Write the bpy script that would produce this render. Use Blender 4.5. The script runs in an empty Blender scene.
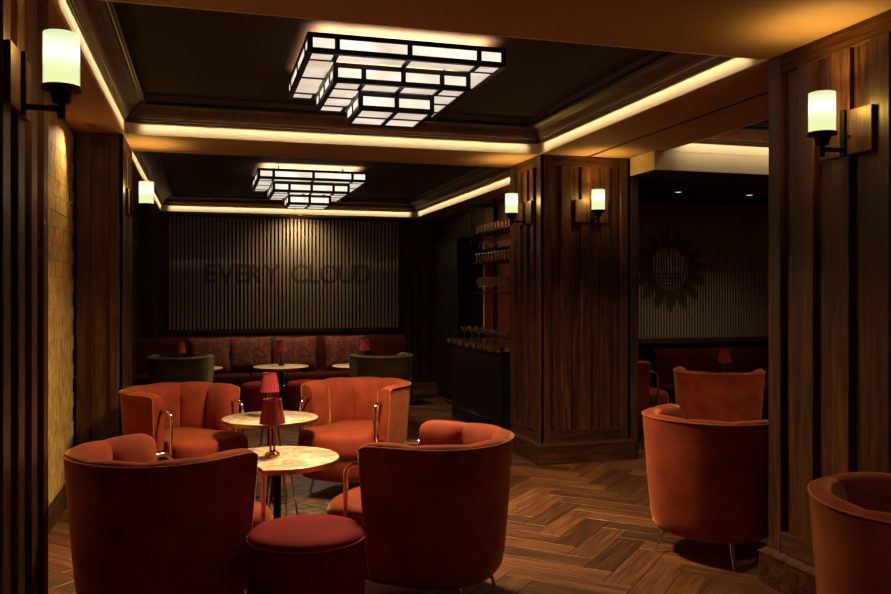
import bpy, math, random
from mathutils import Vector, Matrix
random.seed(7)
R = math.radians
scene = bpy.context.scene
C = scene.collection

# ------------------------------------------------------------------ camera
F_PX, VX, HY, CAM_H = 832.0, 207.0, 292.5, 1.40
PSI = math.atan((445.5 - VX) / F_PX)
cam_d = bpy.data.cameras.new('camera'); cam = bpy.data.objects.new('camera', cam_d); C.objects.link(cam)
cam_d.sensor_fit = 'HORIZONTAL'; cam_d.sensor_width = 36.0; cam_d.lens = 36.0 * F_PX / 891.0
cam_d.shift_y = -(297.0 - HY) / 891.0
cam.location = (0, 0, CAM_H); cam.rotation_euler = (R(90), 0, -PSI); cam_d.clip_start = 0.05
scene.camera = cam

# ------------------------------------------------------------------ world, exposure
world = bpy.data.worlds.new('world'); scene.world = world; world.use_nodes = True
world.node_tree.nodes['Background'].inputs[0].default_value = (0.02, 0.012, 0.008, 1)
world.node_tree.nodes['Background'].inputs[1].default_value = 0.15
vs = scene.view_settings
vs.view_transform = 'Standard'; vs.look = 'None'; vs.exposure = 0.0; vs.gamma = 1.0; vs.use_curve_mapping = False
try:
    scene.cycles.max_bounces = 8; scene.cycles.diffuse_bounces = 5; scene.cycles.transmission_bounces = 8
    scene.cycles.sample_clamp_indirect = 4.0
    scene.cycles.caustics_reflective = False; scene.cycles.caustics_refractive = False
except Exception:
    pass

WARM = (1.0, 0.70, 0.38)
LANTERN_DOWN = 76.0        # watts thrown down by one ceiling lantern
LANTERN_UP = 190.0
PANE = .92                 # lantern glass, underside
PANE_SIDE = 1.35           # lantern glass, upright panes in front of the bulbs
SCONCE_UP = 12.0
ADDED_LED = 0.45                 # watts per metre of the unseen strip added to brighten the pale fascias

def light(name, kind, loc, energy, color, rot=(0, 0, 0), **kw):
    d = bpy.data.lights.new(name, kind); d.energy = energy; d.color = color
    for k, v in kw.items(): setattr(d, k, v)
    o = bpy.data.objects.new(name, d); C.objects.link(o); o.location = loc; o.rotation_euler = rot
    return o

# ------------------------------------------------------------------ materials
MATS = {}
def new_mat(name):
    m = bpy.data.materials.new(name); m.use_nodes = True
    nt = m.node_tree; b = nt.nodes['Principled BSDF']; MATS[name] = m
    return m, nt, b
def plain(name, col, rough=0.5, metal=0.0, **kw):
    m, nt, b = new_mat(name)
    b.inputs['Base Color'].default_value = (*col, 1); b.inputs['Roughness'].default_value = rough; b.inputs['Metallic'].default_value = metal
    for k, v in kw.items(): b.inputs[k].default_value = v
    return m
def ramp(nt, stops):
    r = nt.nodes.new('ShaderNodeValToRGB'); cr = r.color_ramp
    while len(cr.elements) < len(stops): cr.elements.new(0.5)
    for e, (p, c) in zip(cr.elements, stops): e.position = p; e.color = (*c, 1)
    return r
def nd(nt, t, **kw):
    n = nt.nodes.new(t)
    for k, v in kw.items():
        if hasattr(n, k): setattr(n, k, v)
        else: n.inputs[k].default_value = v
    return n
def noisy(name, c0, c1, scale=6, rough=0.5, detail=6, bump=0.0, metal=0.0, stretch=(1, 1, 1), lo=.3, hi=.7, world_pos=False, **kw):
    m, nt, b = new_mat(name); L = nt.links.new
    tc = nd(nt, 'ShaderNodeTexCoord'); mp = nd(nt, 'ShaderNodeMapping'); mp.inputs['Scale'].default_value = stretch
    L(nd(nt, 'ShaderNodeNewGeometry').outputs['Position'] if world_pos else tc.outputs['Object'], mp.inputs['Vector'])
    n = nd(nt, 'ShaderNodeTexNoise', Scale=scale, Detail=detail); L(mp.outputs[0], n.inputs['Vector'])
    r = ramp(nt, [(lo, c0), (hi, c1)]); L(n.outputs['Fac'], r.inputs[0]); L(r.outputs[0], b.inputs['Base Color'])
    b.inputs['Roughness'].default_value = rough; b.inputs['Metallic'].default_value = metal
    for k, v in kw.items(): b.inputs[k].default_value = v
    if bump:
        bp = nd(nt, 'ShaderNodeBump', Strength=bump, Distance=0.01); L(n.outputs['Fac'], bp.inputs['Height']); L(bp.outputs[0], b.inputs['Normal'])
    return m
def wood(name, dark, mid, lite, axis='z', rough=0.42, source='Object', island=False, spread=.5, coat=0.0, spec=.5):
    """grain runs along the given axis; every object gets its own offset and tone"""
    m, nt, b = new_mat(name); L = nt.links.new
    tc = nd(nt, 'ShaderNodeTexCoord')
    if island:
        g = nd(nt, 'ShaderNodeNewGeometry'); rnd = g.outputs['Random Per Island']
    else:
        oi = nd(nt, 'ShaderNodeObjectInfo'); rnd = oi.outputs['Random']
    off = nd(nt, 'ShaderNodeVectorMath', operation='SCALE'); off.inputs[0].default_value = (17, 23, 31); L(rnd, off.inputs['Scale'])
    add = nd(nt, 'ShaderNodeVectorMath', operation='ADD'); L(tc.outputs[source], add.inputs[0]); L(off.outputs[0], add.inputs[1])
    mp = nd(nt, 'ShaderNodeMapping')
    sc = {'x': (.55, 9, 9), 'y': (9, .55, 9), 'z': (9, 9, .55)}[axis]; mp.inputs['Scale'].default_value = sc
    L(add.outputs[0], mp.inputs['Vector'])
    n1 = nd(nt, 'ShaderNodeTexNoise', Scale=2.2, Detail=5, Distortion=1.6); L(mp.outputs[0], n1.inputs['Vector'])
    n2 = nd(nt, 'ShaderNodeTexNoise', Scale=14, Detail=3); L(mp.outputs[0], n2.inputs['Vector'])
    mx = nd(nt, 'ShaderNodeMath', operation='MULTIPLY_ADD'); mx.inputs[1].default_value = .45; L(n2.outputs['Fac'], mx.inputs[0])
    h = nd(nt, 'ShaderNodeMath', operation='MULTIPLY'); h.inputs[1].default_value = .62; L(n1.outputs['Fac'], h.inputs[0]); L(h.outputs[0], mx.inputs[2])
    r = ramp(nt, [(.36, dark), (.52, mid), (.70, lite)]); L(mx.outputs[0], r.inputs[0])
    v = nd(nt, 'ShaderNodeMapRange'); v.inputs['To Min'].default_value = 1 - spread; v.inputs['To Max'].default_value = 1 + spread * .6; L(rnd, v.inputs['Value'])
    hs = nd(nt, 'ShaderNodeHueSaturation'); L(v.outputs[0], hs.inputs['Value']); L(r.outputs[0], hs.inputs['Color']); L(hs.outputs[0], b.inputs['Base Color'])
    b.inputs['Roughness'].default_value = rough; b.inputs['Coat Weight'].default_value = coat; b.inputs['Specular IOR Level'].default_value = spec
    bp = nd(nt, 'ShaderNodeBump', Strength=.25, Distance=0.004); L(mx.outputs[0], bp.inputs['Height']); L(bp.outputs[0], b.inputs['Normal'])
    return m
def velvet(name, col, sheen_col, sheen=.6):
    m, nt, b = new_mat(name); L = nt.links.new
    tc = nd(nt, 'ShaderNodeTexCoord'); n = nd(nt, 'ShaderNodeTexNoise', Scale=7, Detail=5); L(tc.outputs['Object'], n.inputs['Vector'])
    c0 = tuple(x * .72 for x in col); c1 = tuple(min(1, x * 1.18) for x in col)
    r = ramp(nt, [(.32, c0), (.68, c1)]); L(n.outputs['Fac'], r.inputs[0]); L(r.outputs[0], b.inputs['Base Color'])
    b.inputs['Roughness'].default_value = .85; b.inputs['Specular IOR Level'].default_value = .15
    b.inputs['Sheen Weight'].default_value = sheen; b.inputs['Sheen Roughness'].default_value = .35; b.inputs['Sheen Tint'].default_value = (*sheen_col, 1)
    n2 = nd(nt, 'ShaderNodeTexNoise', Scale=260, Detail=2); L(tc.outputs['Object'], n2.inputs['Vector'])
    bp = nd(nt, 'ShaderNodeBump', Strength=.15, Distance=0.002); L(n2.outputs['Fac'], bp.inputs['Height']); L(bp.outputs[0], b.inputs['Normal'])
    return m
def emit(name, col, strength):
    m, nt, b = new_mat(name)
    b.inputs['Base Color'].default_value = (*col, 1); b.inputs['Roughness'].default_value = .3
    b.inputs['Emission Color'].default_value = (*col, 1); b.inputs['Emission Strength'].default_value = strength
    return m

M_OAK = wood('oak_panel', (.011, .004, .0014), (.062, .023, .0075), (.135, .056, .020), 'z', rough=.4, spread=.22)
M_OAKX = wood('oak_rail_x', (.011, .004, .0014), (.062, .023, .0075), (.12, .05, .018), 'x', rough=.6, spread=.15, spec=.15)
M_OAKY = wood('oak_rail_y', (.011, .004, .0014), (.062, .023, .0075), (.12, .05, .018), 'y', rough=.55, spread=.15, spec=.2)
M_CROWN = wood('crown_oak', (.014, .004, .0015), (.042, .014, .005), (.085, .030, .011), 'y', rough=.42, spread=.1)
M_FLOOR = wood('oak_plank', (.042, .014, .005), (.125, .047, .016), (.25, .105, .038), 'x', rough=.42, spread=.55)
M_FLOORS = wood('oak_plank_far', (.042, .014, .005), (.125, .047, .016), (.25, .105, .038), 'x', rough=.42, source='UV', island=True, spread=.55)
M_SUB = plain('floor_bed', (.012, .006, .003), .9)
M_PAINT = noisy('cream_paint', (.78, .66, .46), (.84, .72, .52), 3, rough=.7)
M_SOFFIT_SHADED = noisy('shaded_soffit_paint', (.34, .19, .125), (.39, .225, .15), 2.5, rough=.75)  # same cream paint as the fascias; its shade is put into this brown
M_TRAY = plain('dark_tray_paint', (.032, .017, .010), .8, **{'Specular IOR Level': .1})
M_DARKWALL = noisy('dark_stained_wall', (.03, .014, .007), (.055, .025, .012), 3, rough=.5, stretch=(6, 6, .5))
M_BLACK = plain('black_metal', (.008, .007, .006), .45, .6)
M_CHROME = plain('chrome', (.78, .74, .70), .12, 1.0)
M_BRASS = plain('aged_brass', (.50, .30, .12), .28, 1.0)
M_COPPER = plain('dark_copper', (.42, .17, .08), .25, 1.0)
M_MARBLE = None
def marble():
    m, nt, b = new_mat('cream_marble'); L = nt.links.new
    tc = nd(nt, 'ShaderNodeTexCoord'); oi = nd(nt, 'ShaderNodeObjectInfo')
    off = nd(nt, 'ShaderNodeVectorMath', operation='SCALE'); off.inputs[0].default_value = (7, 13, 3); L(oi.outputs['Random'], off.inputs['Scale'])
    add = nd(nt, 'ShaderNodeVectorMath', operation='ADD'); L(tc.outputs['Object'], add.inputs[0]); L(off.outputs[0], add.inputs[1])
    n = nd(nt, 'ShaderNodeTexNoise', Scale=9, Detail=8, Distortion=1.4); L(add.outputs[0], n.inputs['Vector'])
    vo = nd(nt, 'ShaderNodeTexVoronoi', Scale=26); L(add.outputs[0], vo.inputs['Vector'])
    r = ramp(nt, [(.33, (.46, .30, .16)), (.5, (.74, .58, .37)), (.7, (.85, .74, .58))]); L(n.outputs['Fac'], r.inputs[0])
    r2 = ramp(nt, [(.1, (.75, .7, .62)), (.35, (1, 1, 1))]); L(vo.outputs['Distance'], r2.inputs[0])
    mx = nd(nt, 'ShaderNodeMixRGB', blend_type='MULTIPLY'); mx.inputs[0].default_value = 1; L(r.outputs[0], mx.inputs[1]); L(r2.outputs[0], mx.inputs[2]); L(mx.outputs[0], b.inputs['Base Color'])
    b.inputs['Roughness'].default_value = .22
    return m
M_MARBLE = marble()
M_DKMARBLE = noisy('dark_marble', (.03, .015, .01), (.5, .33, .2), 22, rough=.18, lo=.46, hi=.74)
M_RUST = velvet('rust_velvet', (.28, .047, .021), (1.0, .42, .12), .8)
M_RUSTPIPE = velvet('rust_piping', (.42, .13, .04), (1.0, .55, .2), 1.0)
M_RED = velvet('red_velvet', (.19, .011, .009), (.9, .10, .07), .12)
M_REDPIPE = velvet('red_piping', (.36, .05, .035), (1, .3, .2), .5)
M_OXBLOOD = velvet('oxblood_velvet', (.05, .006, .004), (.5, .10, .06), .15)
M_GREEN = velvet('olive_velvet', (.085, .068, .030), (.8, .62, .36), .45)
M_GREENPIPE = velvet('olive_piping', (.5, .44, .3), (.8, .7, .5), .5)
def pattern_velvet():
    m, nt, b = new_mat('patterned_velvet'); L = nt.links.new
    tc = nd(nt, 'ShaderNodeTexCoord'); vo = nd(nt, 'ShaderNodeTexVoronoi', Scale=9, feature='DISTANCE_TO_EDGE')
    n = nd(nt, 'ShaderNodeTexNoise', Scale=14, Detail=5); L(tc.outputs['Object'], n.inputs['Vector'])
    mxv = nd(nt, 'ShaderNodeMixRGB'); mxv.inputs[0].default_value = .3; L(tc.outputs['Object'], mxv.inputs[1]); L(n.outputs['Color'], mxv.inputs[2]); L(mxv.outputs[0], vo.inputs['Vector'])
    r = ramp(nt, [(.03, (.17, .03, .015)), (.14, (.045, .008, .005)), (.4, (.075, .012, .007))]); L(vo.outputs['Distance'], r.inputs[0]); L(r.outputs[0], b.inputs['Base Color'])
    b.inputs['Roughness'].default_value = .8; b.inputs['Sheen Weight'].default_value = .2; b.inputs['Sheen Tint'].default_value = (1, .3, .15, 1)
    return m
M_PATT = pattern_velvet()
M_SHADE = plain('red_pleated_shade', (.30, .012, .022), .6, **{'Sheen Weight': .2})
M_BRICK = noisy('gold_limewashed_brick', (.40, .225, .05), (.74, .50, .155), 13, rough=.6, bump=.2, world_pos=True, detail=9, stretch=(1, 1.6, .8), lo=.35, hi=.62)
M_MORTAR = noisy('pale_mortar', (.42, .27, .08), (.52, .35, .12), 20, rough=.9)
M_SLAT = noisy('pale_oak_slat', (.28, .215, .14), (.42, .33, .22), 5, rough=.5, stretch=(9, 9, .6))
M_SLATBACK = plain('slat_backing', (.012, .009, .006), .8)
M_LETTER = plain('dark_lettering', (.14, .10, .06), .6)
M_EMBLEM = plain('emblem_dark', (.07, .054, .035), .6)
M_EMBLEM2 = plain('emblem_pale', (.6, .49, .33), .6)
M_REDWALL = noisy('red_lacquer', (.20, .035, .014), (.26, .05, .02), 3, rough=.35)
M_BARBODY = plain('black_bar_front', (.010, .009, .010), .4)
M_RUG = noisy('dark_mottled_rug', (.03, .018, .010), (.14, .095, .045), 16, rough=.95, lo=.42, hi=.66)
def glass_mat():
    m = bpy.data.materials.new('clear_glass'); m.use_nodes = True; nt = m.node_tree; nt.nodes.clear(); L = nt.links.new
    o = nd(nt, 'ShaderNodeOutputMaterial'); mx = nd(nt, 'ShaderNodeMixShader'); tr = nd(nt, 'ShaderNodeBsdfTransparent'); gl = nd(nt, 'ShaderNodeBsdfGlossy', Roughness=.12)
    tr.inputs['Color'].default_value = (.93, .93, .93, 1); lw = nd(nt, 'ShaderNodeLayerWeight', Blend=.68)
    L(lw.outputs['Facing'], mx.inputs[0]); L(tr.outputs[0], mx.inputs[1]); L(gl.outputs[0], mx.inputs[2]); L(mx.outputs[0], o.inputs['Surface'])
    return m
M_GLASS = glass_mat()
M_DLIGHT = emit('downlight_lens', (1, .86, .66), 1.2)
M_DRIM2 = plain('added_light_dark_lens', (.05, .035, .02), .5)  # dark lens of the added brick-wall light, recess shade put into the colour
M_DRIM = plain('downlight_ring', (.35, .3, .24), .4)

def pane_mat(name, strength):
    m, nt, b = new_mat(name); L = nt.links.new
    tc = nd(nt, 'ShaderNodeTexCoord'); n = nd(nt, 'ShaderNodeTexNoise', Scale=4, Detail=3); L(tc.outputs['Object'], n.inputs['Vector'])
    r = ramp(nt, [(.3, (.62, .52, .40)), (.7, (1.0, .90, .76))]); L(n.outputs['Fac'], r.inputs[0]); L(r.outputs[0], b.inputs['Emission Color'])
    b.inputs['Base Color'].default_value = (.5, .45, .38, 1); b.inputs['Roughness'].default_value = .35; b.inputs['Emission Strength'].default_value = strength
    return m
M_PANE = pane_mat('lantern_glass_under', PANE)
M_PANES = pane_mat('lantern_glass_side', PANE_SIDE)
def opal_mat():
    m, nt, b = new_mat('opal_sconce_glass'); L = nt.links.new
    tc = nd(nt, 'ShaderNodeTexCoord'); sx = nd(nt, 'ShaderNodeSeparateXYZ'); L(tc.outputs['Generated'], sx.inputs[0])
    r = ramp(nt, [(.0, (.95, 1.0, .50)), (.35, (.85, 1.02, .60)), (.62, (1.7, 1.75, 1.4)), (.8, (1.15, 1.25, .9)), (1, (.9, 1.05, .62))]); L(sx.outputs['Z'], r.inputs[0]); L(r.outputs[0], b.inputs['Emission Color'])
    b.inputs['Base Color'].default_value = (.004, .004, .003, 1); b.inputs['Roughness'].default_value = .25; b.inputs['Specular IOR Level'].default_value = .02; b.inputs['Emission Strength'].default_value = 1.0
    tr = nd(nt, 'ShaderNodeBsdfTransparent'); tr.inputs['Color'].default_value = (1, .93, .7, 1); mx = nd(nt, 'ShaderNodeMixShader'); mx.inputs[0].default_value = .42
    L(b.outputs[0], mx.inputs[1]); L(tr.outputs[0], mx.inputs[2]); L(mx.outputs[0], nt.nodes['Material Output'].inputs['Surface'])
    return m
M_OPAL = opal_mat()

# ------------------------------------------------------------------ mesh helpers
class MB:
    def __init__(s): s.v = []; s.f = []
    def box(s, x0, x1, y0, y1, z0, z1):
        b = len(s.v)
        s.v += [(x0, y0, z0), (x1, y0, z0), (x1, y1, z0), (x0, y1, z0), (x0, y0, z1), (x1, y0, z1), (x1, y1, z1), (x0, y1, z1)]
        s.f += [tuple(b + i for i in q) for q in ((0, 3, 2, 1), (4, 5, 6, 7), (0, 1, 5, 4), (1, 2, 6, 5), (2, 3, 7, 6), (3, 0, 4, 7))]
        return s
    def prism(s, poly, z0, z1):                      # poly: ccw list of (x, y)
        b = len(s.v); n = len(poly)
        s.v += [(x, y, z0) for x, y in poly] + [(x, y, z1) for x, y in poly]
        s.f.append(tuple(b + i for i in reversed(range(n)))); s.f.append(tuple(b + n + i for i in range(n)))
        s.f += [(b + i, b + (i + 1) % n, b + n + (i + 1) % n, b + n + i) for i in range(n)]
        return s
    def cbox(s, x0, x1, y0, y1, z0, z1, c=.004):     # box with chamfered upright edges
        return s.prism([(x0 + c, y0), (x1 - c, y0), (x1, y0 + c), (x1, y1 - c), (x1 - c, y1), (x0 + c, y1), (x0, y1 - c), (x0, y0 + c)], z0, z1)
    def loops(s, rings, closed=True, cap0=True, cap1=True):   # rings: list of equal-length point lists
        b = len(s.v); n = len(rings[0])
        for r in rings: s.v += [tuple(p) for p in r]
        for k in range(len(rings) - 1):
            for i in range(n if closed else n - 1):
                j = (i + 1) % n
                s.f.append((b + k * n + i, b + k * n + j, b + (k + 1) * n + j, b + (k + 1) * n + i))
        if cap0: s.f.append(tuple(b + i for i in reversed(range(n))))
        if cap1: s.f.append(tuple(b + (len(rings) - 1) * n + i for i in range(n)))
        return s
    def lathe(s, prof, cx=0, cy=0, n=24, cap=True):  # prof: list of (r, z) bottom to top
        rings = [[(cx + r * math.cos(2 * math.pi * i / n), cy + r * math.sin(2 * math.pi * i / n), z) for i in range(n)] for r, z in prof]
        return s.loops(rings, True, cap, cap)
    def tube(s, pts, r, n=8, cap=True):
        pts = [Vector(p) for p in pts]; rings = []; up = None
        for i, p in enumerate(pts):
            a = pts[max(0, i - 1)]; c = pts[min(len(pts) - 1, i + 1)]; t = (c - a).normalized()
            if up is None: up = t.orthogonal().normalized()
            up = (up - t * up.dot(t))
            if up.length < 1e-5: up = t.orthogonal()
            up.normalize(); w = t.cross(up); rr = r[i] if isinstance(r, (list, tuple)) else r
            rings.append([p + (up * math.cos(2 * math.pi * k / n) + w * math.sin(2 * math.pi * k / n)) * rr for k in range(n)])
        return s.loops(rings, True, cap, cap)
    def mesh(s, name, mat, smooth=False, sharp=None):
        me = bpy.data.meshes.new(name); me.from_pydata([tuple(v) for v in s.v], [], s.f)
        if mat: me.materials.append(mat)
        if smooth:
            me.polygons.foreach_set('use_smooth', [True] * len(me.polygons))
            if sharp is not None: me.set_sharp_from_angle(angle=R(sharp))
        me.update(); return me
    def build(s, name, mat, parent=None, smooth=False, sharp=None):
        return link(name, s.mesh(name, mat, smooth, sharp), parent)
def link(name, me, parent=None, loc=None):
    o = bpy.data.objects.new(name, me); C.objects.link(o)
    if parent: o.parent = parent
    if loc: o.location = loc
    return o
def wpart(name, mb, mat, parent, smooth=False, sharp=None):
    """a part whose mesh is given in world coordinates, under an unrotated Empty"""
    root = parent; off = Vector((0, 0, 0))
    while root: off += root.location; root = root.parent
    mb.v = [tuple(Vector(v) - off) for v in mb.v]
    return mb.build(name, mat, parent, smooth, sharp)
def tag(o, label=None, cat=None, group=None, kind=None):
    if label: o['label'] = label
    if cat: o['category'] = cat
    if group: o['group'] = group
    if kind: o['kind'] = kind
    return o
def thing(name, label, cat, loc=(0, 0, 0), rz=0, group=None):
    o = bpy.data.objects.new(name, None); C.objects.link(o); o.location = loc; o.rotation_euler = (0, 0, rz); o.empty_display_size = .1
    return tag(o, label, cat, group)
def struct(name, mb, mat): return tag(mb.build(name, mat), kind='structure')
def copy_tree(o, parent=None):
    c = o.copy(); C.objects.link(c); c.parent = parent
    for ch in o.children: copy_tree(ch, c)
    return c
def dup(o, loc, rz=0, label=None, group=None):
    c = copy_tree(o); c.location = loc; c.rotation_euler = (0, 0, rz)
    if label: c['label'] = label
    if group: c['group'] = group
    return c
def face_rot(nx, ny): return math.atan2(ny, nx) - math.pi / 2     # local +Y looks along (nx, ny)

# ------------------------------------------------------------------ room dimensions
SOF = 2.525; TRAY = 2.775; LOW = 2.38
XL, XR, YN, YB = -0.90, 6.60, -2.2, 12.60
B1 = (-0.57, 2.606, 3.43, 6.30); B2 = (-0.62, 3.03, 7.02, 12.10); B0 = (-0.57, 2.606, -1.2, 2.49); B3 = (3.49, 6.2, 2.49, 5.89)

# floor bed and herringbone planks
floor = struct('floor', MB().box(XL - .2, XR + .2, YN - .2, YB + .2, -.12, -.018), M_SUB)
PLn, PW, GAP = 0.60, 0.15, 0.0007
planks = []
c45 = math.cos(R(45))
def rot45(x, y): return ((x - y) * c45, (x + y) * c45)
# herringbone lattice in (u, v): units of plank width, length = 4 widths
for i in range(-80, 120):
    for j in range(-40, 60):
        # horizontal plank: origin (i + 4*... ) uses lattice vectors (1,1) and (4,-4)
        u = i + 4 * j; v = i - 4 * j
        for horiz in (True, False):
            if horiz: cu, cv, ang = u + 2, v + .5, 0
            else: cu, cv, ang = u + 4.5, v - 1 + 2 - 2 + 0, 90
            if not horiz: cu, cv = u + 4 + .5, v + 1 - 2
            X, Y = rot45(cu * PW, cv * PW); X += 1.95; Y += 4.62
            if XL - .1 < X < XR + .1 and YN - .1 < Y < YB + .1: planks.append((X, Y, R(ang + 45)))
pm = MB()
def plank_shape(mb, uv=None):
    L2, W2 = PLn / 2 - GAP, PW / 2 - GAP; c = .0016
    b = len(mb.v)
    mb.v += [(-L2, -W2, -.018), (L2, -W2, -.018), (L2, W2, -.018), (-L2, W2, -.018), (-L2, -W2, -c), (L2, -W2, -c), (L2, W2, -c), (-L2, W2, -c),
             (-L2 + c, -W2 + c, 0), (L2 - c, -W2 + c, 0), (L2 - c, W2 - c, 0), (-L2 + c, W2 - c, 0)]
    mb.f += [tuple(b + i for i in q) for q in ((0, 1, 5, 4), (1, 2, 6, 5), (2, 3, 7, 6), (3, 0, 4, 7), (4, 5, 9, 8), (5, 6, 10, 9), (6, 7, 11, 10), (7, 4, 8, 11), (8, 9, 10, 11))]
plank_shape(pm)
plank_me = pm.mesh('plank', M_FLOOR)
def in_view(x, y):
    d = x * math.sin(PSI) + y * math.cos(PSI)
    if d < 1.0: return None
    u = 445.5 + F_PX * (x * math.cos(PSI) - y * math.sin(PSI)) / d; v = HY + F_PX * CAM_H / d
    return d if (-40 < u < 930 and v < 650) else None
vis = []; rest = []
for p in planks:
    d = in_view(p[0], p[1])
    # the patches of floor the photograph shows come first
    if d is not None and p[1] < 10 and p[0] < 4.6: vis.append((d, p))
    else: rest.append(p)
vis.sort(key=lambda t: t[0]); rest += [p for _, p in vis[300:]]; vis = [p for _, p in vis[:300]]
for x, y, a in vis:
    o = link('plank', plank_me, floor, (x, y, 0)); o.rotation_euler = (0, 0, a)
sm = MB(); uvs = []
for k, (x, y, a) in enumerate(rest):
    t = MB(); plank_shape(t); b = len(sm.v); ca, sa = math.cos(a), math.sin(a)
    sm.v += [(x + vx * ca - vy * sa, y + vx * sa + vy * ca, vz) for vx, vy, vz in t.v]; sm.f += [tuple(b + i for i in f) for f in t.f]
    uvs += [(t.v[i][0], t.v[i][1]) for f in t.f for i in f]
me = sm.mesh('far_planks', M_FLOORS); uvl = me.uv_layers.new(name='UVMap')
uvl.data.foreach_set('uv', [c for uv in uvs for c in uv])
tag(link('far_planks', me, floor), kind='stuff')

# walls
w = MB().box(XL - .2, XL, YN, 2.6, 0, 3).box(XL - .2, XL - .03, 2.6, 6.4, 0, 3).box(XL - .2, XL, 6.4, YB, 0, 3)
wall_left = struct('wall_left', w, M_DARKWALL)
brick_me = MB().cbox(-.03, .0, -.1485, .1485, -.0485, .0485, .0025).mesh('brick', M_BRICK)
half_me = MB().cbox(-.03, .0, -.072, .072, -.047, .047, .005).mesh('brick', M_BRICK)
wpart('mortar', MB().box(XL - .028, XL - .0035, 3.35, 6.32, 0, SOF), M_MORTAR, wall_left)
for k in range(26):
    z = .05 + k * .1
    if z > 2.5: break
    ys = [3.5 + .3 * i + (.15 if k % 2 else 0) for i in range(10)]
    for y in ys:
        if y < 6.2: link('brick', brick_me, wall_left, (XL + random.uniform(-.0008, .001), y, z))
tag(MB().box(XL - .005, XL + .02, 3.46, 6.27, 0, .12).box(XL - .005, XL + .012, 3.46, 6.27, .12, .14).build('baseboard_left', M_OAKY), kind='structure')
wall_back = struct('wall_back', MB().box(XL - .2, XR + .2, YB, YB + .2, 0, 3), M_DARKWALL)
for x in (-.72, 3.0, 3.14, 3.28):
    wpart('board', MB().cbox(x - .055, x + .055, YB - .022, YB - .001, .10, SOF, .004), M_OAK, wall_back)
struct('wall_right', MB().box(XR, XR + .2, YN, YB, 0, 3), M_DARKWALL)
struct('wall_front', MB().box(XL - .2, XR + .2, YN - .2, YN, 0, 3), M_DARKWALL)
struct('wall_bar', MB().box(3.40, 3.46, 8.15, YB, 0, 3), M_DARKWALL)
struct('wall_side', MB().box(3.40, XR, 8.05, 8.15, 0, 3), M_DARKWALL)

# ceilings: lower soffit with coffer openings
def soffit(rects, z0, z1):
    m = MB()
    for r in rects: m.box(*r, z0, z1)
    return m
S = [(XL, -.57, YN, 7.02), (XL, -.62, 7.02, YB), (-.57, 2.606, YN, B0[2]), (-.57, 2.606, 2.49, 3.43), (-.57, 2.606, 6.30, 7.02), (-.62, 3.03, 12.10, YB),
     (2.606, 3.03, YN, 7.02), (3.03, 3.49, YN, 8.06), (3.49, XR, YN, 2.49), (3.49, XR, 5.90, 8.06), (6.2, XR, 2.49, 5.9), (3.03, 3.46, 8.06, YB)]
S[0] = (XL, -.57, YN, 7.02)
struct('ceiling', soffit(S, SOF, SOF + .32), M_SOFFIT_SHADED)
struct('ceiling_bulkhead', MB().box(3.42, XR, 5.895, 8.05, LOW, SOF - .001), M_TRAY)
struct('ceiling_tray', soffit([(b[0] - .02, b[1] + .02, b[2] - .02, b[3] + .02) for b in (B0, B1, B2, B3)], TRAY, TRAY + .06), M_TRAY)

CROWN = [(0.002, 2.606), (.022, 2.606), (.022, 2.616), (.032, 2.617), (.032, 2.626), (.044, 2.631), (.048, 2.644), (.058, 2.662), (.076, 2.684), (.10, 2.703),
         (.122, 2.715), (.126, 2.725), (.138, 2.727), (.140, 2.738), (.152, 2.742), (.158, 2.774)]
def sweep_rect(b, prof):
    m = MB(); x0, x1, y0, y1 = b
    rings = [[(x0 + i, y0 + i, z), (x1 - i, y0 + i, z), (x1 - i, y1 - i, z), (x0 + i, y1 - i, z)] for i, z in prof]
    return m.loops(rings, True, False, False)
for k, b in enumerate((B0, B1, B2, B3)):
    struct('trim_%d' % (2 * k + 1), sweep_rect(b, CROWN), M_CROWN)
    f = MB(); x0, x1, y0, y1 = b; t = .012
    f.loops([[(x0 + i, y0 + i, z), (x1 - i, y0 + i, z), (x1 - i, y1 - i, z), (x0 + i, y1 - i, z)] for i, z in ((-.001, SOF - .002), (t, SOF - .002), (t, 2.607), (-.001, 2.607))], True, False, False)
    struct('trim_%d' % (2 * k + 2), f, M_PAINT)
    if k:
        zl, il = 2.722, .150; xm, ym = (x0 + x1) / 2, (y0 + y1) / 2
        added_led = MB()  # invented strips and housings, put in to brighten the pale fascias
        a_ = math.atan2(zl - 2.568, il)
        for nm, px, py, rz, ln in (('w', x0 + il, ym, 90, y1 - y0), ('e', x1 - il, ym, -90, y1 - y0), ('s', xm, y0 + il, 180, x1 - x0), ('n', xm, y1 - il, 0, x1 - x0)):
            lo_ = light('added_led_strip', 'AREA', (px, py, zl - .004), ADDED_LED * (1 if k != 3 else 2.2) * (ln - .3), (1.0, .77, .46), shape='RECTANGLE', size=ln - .24, size_y=.006, spread=R(30 if k != 3 else 75))
            out = {'w': Vector((-1, 0, 0)), 'e': Vector((1, 0, 0)), 's': Vector((0, -1, 0)), 'n': Vector((0, 1, 0))}[nm]
            d_ = out * math.cos(a_) + Vector((0, 0, -math.sin(a_)))
            xa = Vector((0, 1, 0)) if nm in 'we' else Vector((1, 0, 0)); za = -d_; ya = za.cross(xa)
            lo_.rotation_euler = Matrix((xa, ya, za)).transposed().to_euler()
            q_ = out * .006; h_ = (ln / 2 - .17)
            if nm in 'we': added_led.box(px - .004 - q_.x, px + .004 - q_.x, py - h_, py + h_, zl - .012, zl + .014)
            else: added_led.box(px - h_, px + h_, py - .004 - q_.y, py + .004 - q_.y, zl - .012, zl + .014)
        tag(added_led.build('trim_added_led_%d' % k, M_BLACK), kind='structure')
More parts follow.
